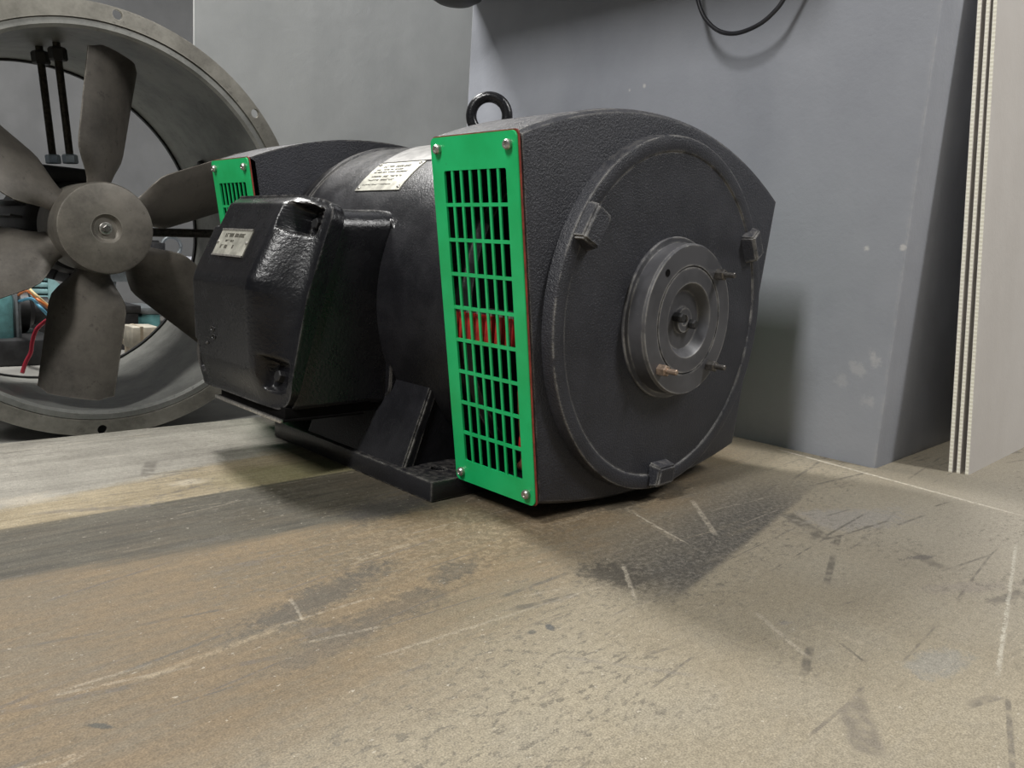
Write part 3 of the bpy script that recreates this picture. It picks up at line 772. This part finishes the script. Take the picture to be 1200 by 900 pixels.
def blade(ang):
    a = math.radians(ang); er = Vector((math.cos(a), 0, math.sin(a))); et = Vector((math.sin(a), 0, -math.cos(a)))   # et: towards clockwise
    ns, nc = 16, 12; V = []; Fc = []
    for side in (1, -1):
        for i in range(ns + 1):
            s = i / ns; R_ = .088 + (.396 - .088) * s
            ch = .075 + .107 * ss(0, .30, s) - .012 * s
            if s > .90: ch -= .0
            tw = math.radians(46 - 9 * s)
            for j in range(nc + 1):
                c = j / nc - .5
                rr = R_
                if s > .8: rr -= .014 * ss(.3, .5, abs(c)) * (s - .8) / .2
                camb = .016 * (1 - 4 * c * c); th = (.0052 * (1 - (2 * c) ** 4) + .0012) * (1.3 - .6 * s)
                cd = et * math.cos(tw) + Vector((0, 1, 0)) * math.sin(tw); nd = et * -math.sin(tw) + Vector((0, 1, 0)) * math.cos(tw)
                V.append(Vector((FX, HY + .08, FZ)) + er * rr + cd * (c * ch) + nd * (-camb + .010 + side * th))
    N = (ns + 1) * (nc + 1)
    for b in (0, N):
        for i in range(ns):
            for j in range(nc):
                q = b + i * (nc + 1) + j; Fc.append([q, q + 1, q + nc + 2, q + nc + 1])
    for i in range(ns):
        for j in (0, nc): q = i * (nc + 1) + j; Fc.append([q, q + nc + 1, N + q + nc + 1, N + q])
    for j in range(nc):
        for i in (0, ns): q = i * (nc + 1) + j; Fc.append([q, q + 1, N + q + 1, N + q])
    return build('blade', V, Fc, M['fan'], fan, auto=.8)
for k in range(6): blade(82 + 60 * k)
# drive motor inside the duct, hung on threaded rods
fm = lathe('drive_motor', [(.06, 2.075), (.105, 2.08), (.115, 2.10), (.115, 2.36), (.09, 2.39), (.03, 2.395)], (FX, 0, FZ), (0, 1, 0), M['dark'], fan, 48)
for k in range(24):
    a = 2 * PI * (k + .5) / 24; er = Vector((math.cos(a), 0, math.sin(a))); et = Vector((-er.z, 0, er.x)); V = []
    for y in (2.11, 2.35):
        for (p, q) in ((.11, -.003), (.138, -.002), (.138, .002), (.11, .003)): V.append(Vector((FX, y, FZ)) + er * p + et * q)
    build('cooling_fin', V, [[0, 1, 2, 3], [4, 5, 6, 7], [0, 1, 5, 4], [1, 2, 6, 5], [2, 3, 7, 6], [3, 0, 4, 7]], M['dark'], fm)
lathe('drive_shaft', [(.022, HY + .1), (.022, 2.09)], (FX, 0, FZ), (0, 1, 0), M['dark'], fan, 20)
def duct_top(x): return FZ + math.sqrt(max(.4215 ** 2 - (x - FX) ** 2, 0))
for (pa, pb, y) in (((46, 72), (63, 192), 2.20), ((66, 64), (83, 192), 2.12)):
    A = at_y(*pa, y); B = at_y(*pb, y); d = (A - B)
    A.z = duct_top(A.x) + .005
    r_ = rod('support_rod', A, B, .0085, M['rod'], fan)
    hexnut('rod_nut', A - d.normalized() * .045, d, .02, .03, M['dark'], r_)
    hexnut('rod_nut', B + d.normalized() * .0, d, .017, .022, M['blue_nut'], r_)
c = at_y(76, 205, 2.15)
bm = boxbm(c.x - .075, c.x + .065, 2.08, 2.30, .47, c.z + .015, .01); frombm('motor_cradle', bm, M['dark'], fan)
rod('support_rod', (FX + .10, 2.2, FZ - .005), (FX + .423, 2.2, FZ + .01), .012, M['rod'], fan)
rod('support_rod', (FX - .10, 2.2, FZ - .1), (FX - .40, 2.2, FZ - .14), .012, M['rod'], fan)
lathe('duct_bolt', [(.014, 0), (.014, .012), (.007, .014), (.007, .03), (0, .03)], (FX + .372, 2.25, FZ + .20), (-.9, 0, -.45), M['dark'], fan, 8)

# ------------------------------------------------------------------ boards leaning on the pillar's side
def board(yb0, yb1, yt0, yt1, zt, x0, label):
    H_ = 1.14; s0 = (yt0 - yb0) / zt; s1 = (yt1 - yb1) / zt; x1 = x0 + 1.25
    t = thing('leaning_board', label, 'board', ((x0 + x1) / 2, yb0, 0), 'fluted boards leaning by the pillar')
    # core with visible flutes, and a thin facing on both sides
    def prism(name, a, b, mat, inset=0.0):
        V = []
        for x in (x0 + inset, x1 - inset):
            for (y, s) in ((a, s0), (b, s0)):
                for z in (0.0, H_): V.append((x, y + s * z, z))
        return build(name, V, [[0, 1, 3, 2], [4, 5, 7, 6], [0, 1, 5, 4], [2, 3, 7, 6], [0, 2, 6, 4], [1, 3, 7, 5]], mat, t)
    th = yb0 - yb1; f = .0007
    prism('fluted_core', yb0 - f, yb1 + f, M['sheet_edge'])
    prism('facing', yb0, yb0 - f, M['sheet'], .0004); prism('facing', yb1 + f, yb1, M['sheet'], .0004)
    return t
board(.4325, .4255, .508, .501, .89, 1.672, 'cream-edged fluted board nearest the pillar side wall')
board(.4195, .4130, .4948, .4883, .89, 1.677, 'cream-edged fluted board sandwiched between two others beside the pillar')
board(.4055, .3985, .4845, .4775, .89, 1.682, 'cream-edged fluted board with its beige-grey face showing, outermost beside the pillar')

# ------------------------------------------------------------------ things above the pillar wall
cb = tube('hanging_cable', [(1.50, at_x(812, -110, 1.5).y, 1.145), at_x(812, -70, 1.505), at_x(814, -30, 1.502), at_x(818, 0, 1.495), at_x(826, 21, 1.492), at_x(842, 36, 1.49), at_x(863, 39, 1.49), at_x(889, 29, 1.49), at_x(909, 12, 1.492), at_x(923, -8, 1.495), at_x(945, -45, 1.50), (1.50, at_x(965, -80, 1.5).y, at_x(965, -80, 1.5).z), (1.50, .722, 1.145)], .0045, M['cable'])
tag(cb, 'thin black cable looping down in front of the pillar wall', 'cable')
cz = 1.14
sh = thing('added_shelf', 'unseen black shelf added above the motor to shade the pillar wall', 'shelf', (WX - .15, 1.35, cz))  # unseen shelf added to shade the wall top and hold housing and cable
box('added_shelf_board', WX - .36, WX + .004, .70, 1.84, cz, cz + .03, M['dark'], sh, .003)
for y in (.95, 1.60):
    box('added_shelf_bracket', WX - .20, WX + .002, y, y + .03, cz - .02, cz, M['dark'], sh, .002)
p = at_x(533, 4, 1.40)
hd = lathe('hanging_housing', [(.02, 0), (.05, .003), (.072, .016), (.078, .04), (.078, .10), (.05, .13), (.02, cz - p.z + .004)], (p.x, p.y, p.z), (0, 0, 1), M['dark'], None, 40)
tag(hd, 'rounded black housing hanging under the added shelf', 'housing')
wc = [cb]

# ------------------------------------------------------------------ clutter seen through the fan, on the lower floor
def pxbox(name, x0, y0, x1, y1, Y, depth, mat, parent=None, bev=.006, base=True):
    a = at_y(x0, y1, Y); b = at_y(x1, y0, Y)
    return box(name, min(a.x, b.x), max(a.x, b.x), Y, Y + depth, min(a.z, b.z), max(a.z, b.z), mat, parent, bev, base)
def ground(px, py): return at_z(px, py, LOW)
# teal machine on a black base
g = at_y(10, 400, 2.95)
tm = thing('teal_machine', 'teal painted machine on a black base behind the fan', 'machine', (g.x, 3.1, LOW))
b0 = at_y(-60, 404, 2.95); b1 = at_y(72, 404, 2.95)
box('base', b0.x, b1.x, 2.95, 3.5, LOW, b0.z + .01, M['dark'], tm, .01)
t0 = at_y(-50, 402, 3.0); t1 = at_y(18, 340, 3.0); t2 = at_y(27, 336, 3.0)
box('housing', t0.x, t1.x, 3.0, 3.4, t0.z - .02, t1.z, M['teal'], tm, .03)
box('end_bell', t1.x - .01, t2.x, 3.02, 3.38, t0.z - .01, t1.z + .01, M['grey_m'], tm, .02)
lathe('coupling', [(.02, 0), (.07, .01), (.075, .05), (.05, .07), (.05, .12)], (t2.x - .002, 3.2, (t0.z + t1.z) / 2), (1, 0, 0), M['dark'], tm, 24)
# finned teal cooler behind it
k0 = at_y(36, 352, 3.55); k1 = at_y(72, 322, 3.55)
tf = thing('finned_cooler', 'pale teal finned cooler behind the teal machine', 'cooler', ((k0.x + k1.x) / 2, 3.6, LOW))
for i in range(4):
    z = k0.z + (k1.z - k0.z) * i / 4; box('fin', k0.x, k1.x - .05, 3.55, 3.72, z, z + (k1.z - k0.z) * .19, M['teal_l'], tf, .004)
box('cooler_core', k0.x + .01, k1.x - .06, 3.57, 3.70, k0.z, k1.z, M['dark'], tf)
V = [(k1.x - .05, y, z) for y in (3.55, 3.72) for z in (k0.z, k1.z)] + [(k1.x + .01, y, (k0.z + k1.z) / 2) for y in (3.55, 3.72)]
build('pointed_end', V, [[0, 1, 4], [2, 3, 5], [0, 1, 3, 2], [1, 4, 5, 3], [0, 4, 5, 2]], M['teal_l'], tf)
box('cooler_stand', k0.x, k1.x - .03, 3.56, 3.72, LOW, k0.z + .002, M['dark'], tf, .004)
# loose leads in front of the machine
for (pts, Y, r_, mt_) in (([(16, 345, .24), (28, 334, .08), (40, 344, 0), (55, 357, 0), (66, 366, .01), (78, 372, .04)], 2.86, .0045, 'yellow'),
                     ([(16, 350, .24), (31, 341, .08), (44, 351, 0), (56, 360, 0), (66, 370, .01), (78, 378, .04)], 2.85, .0045, 'orange'),
                     ([(16, 355, .24), (36, 350, .08), (46, 359, 0), (56, 369, 0), (66, 378, .01), (78, 384, .04)], 2.84, .005, 'blue')):
    tube('lead_wire', [at_y(x, y, Y + dy) for (x, y, dy) in pts], r_, M[mt_], tm)
rw = tube('wire', [at_y(80, 372, 2.36), at_y(66, 371, 2.36), at_y(54, 376, 2.36), at_y(43, 386, 2.355), at_y(38, 400, 2.35), at_y(36, 413, 2.345), at_y(30, 425, 2.34), at_y(26, 437, 2.33)], .0052, M['redwire'])
tag(rw, 'bright red wire hanging inside the bottom of the fan duct', 'wire')
# right-hand group
a = ground(150, 392); 
blk = thing('black_crate', 'black plastic crate on the floor behind the fan', 'crate', (at_y(152, 380, 3.3).x, 3.35, LOW))
p0 = at_y(143, 386, 3.25); p1 = at_y(163, 358, 3.25)
box('crate_body', p0.x, p1.x, 3.25, 3.5, LOW, p1.z - .02, M['dark'], blk, .01); box('crate_rim', p0.x - .006, p1.x + .006, 3.244, 3.506, p1.z - .03, p1.z, M['dark'], blk, .004)
p0 = at_y(166, 384, 3.3); p1 = at_y(188, 360, 3.3)
tb2 = thing('teal_toolbox', 'grey-teal metal toolbox beside the black crate', 'toolbox', ((p0.x + p1.x) / 2, 3.4, LOW))
box('box_body', p0.x, p1.x, 3.3, 3.5, LOW, p1.z - .03, M['teal'], tb2, .006); box('box_lid', p0.x - .003, p1.x + .003, 3.297, 3.503, p1.z - .03, p1.z, M['grey_m'], tb2, .006)
p0 = at_y(160, 399, 2.75); p1 = at_y(178, 381, 2.75)
g0 = at_y(138, 425, 2.62); g1 = at_y(215, 398, 2.62)
pal = thing('wooden_pallet', 'raw wooden pallet lying flat behind the fan', 'pallet', ((g0.x + g1.x) / 2, 2.8, LOW))
for i in range(3): box('bearer', 1.00 + .16 * i, 1.06 + .16 * i, 2.50, 3.1, LOW, LOW + .05, M['wood'], pal, .003, True)
for i in range(4): box('deck_board', .98, 1.42, 2.50 + .155 * i, 2.615 + .155 * i, LOW + .049, LOW + .068, M['wood'], pal, .003, True)
q = at_y(169, 390, 2.80)
cbk = thing('foam_block', 'small cream foam block on the wooden pallet', 'block', (q.x, 2.82, LOW + .067))
box('block_body', q.x - .045, q.x + .045, 2.78, 2.88, LOW + .067, LOW + .145, M['card'], cbk, .006, True); box('block_band', q.x - .02, q.x - .01, 2.779, 2.881, LOW + .067, LOW + .146, M['wood'], cbk)
# bench against the rear wall with odds and ends
q0 = at_y(160, 300, 3.75); q1 = at_y(232, 296, 3.75)
bn = thing('work_bench', 'pale topped work bench in the background behind the fan', 'bench', ((q0.x + q1.x) / 2, 3.95, LOW))
bz = q1.z - .03
box('bench_top', q0.x - .15, 1.75, 3.75, 4.2, bz - .04, bz, M['white'], bn, .004)
for x in (q0.x - .12, 1.70):
    for y in (3.78, 4.14): box('leg', x, x + .04, y, y + .04, LOW, bz - .038, M['grey_m'], bn)
box('apron', q0.x - .13, 1.73, 3.77, 3.79, bz - .12, bz - .04, M['grey_m'], bn)
p0 = at_y(179, 291, 3.85); p1 = at_y(194, 278, 3.85)
rd = thing('black_meter_box', 'small black meter box on the work bench', 'meter', ((p0.x + p1.x) / 2, 3.9, bz))
box('meter_case', p0.x, p1.x, 3.85, 3.97, bz - .001, bz + (p1.z - p0.z) + .01, M['dark'], rd, .006, True); box('meter_handle', p0.x + .01, p1.x - .01, 3.9, 3.92, bz + (p1.z - p0.z), bz + (p1.z - p0.z) + .02, M['dark'], rd, .004)
q = at_y(202, 291, 3.85); rl = []
V = []
co_ = tube('cable_coil', [(q.x + .045 * math.cos(a * PI / 8), 3.86 + .004 * a / 16, bz + .050 + .045 * math.sin(a * PI / 8)) for a in range(17)], .008, M['grey_m'])
tag(co_, 'grey coil of cable standing on the work bench', 'cable')
S.frame_set(1)
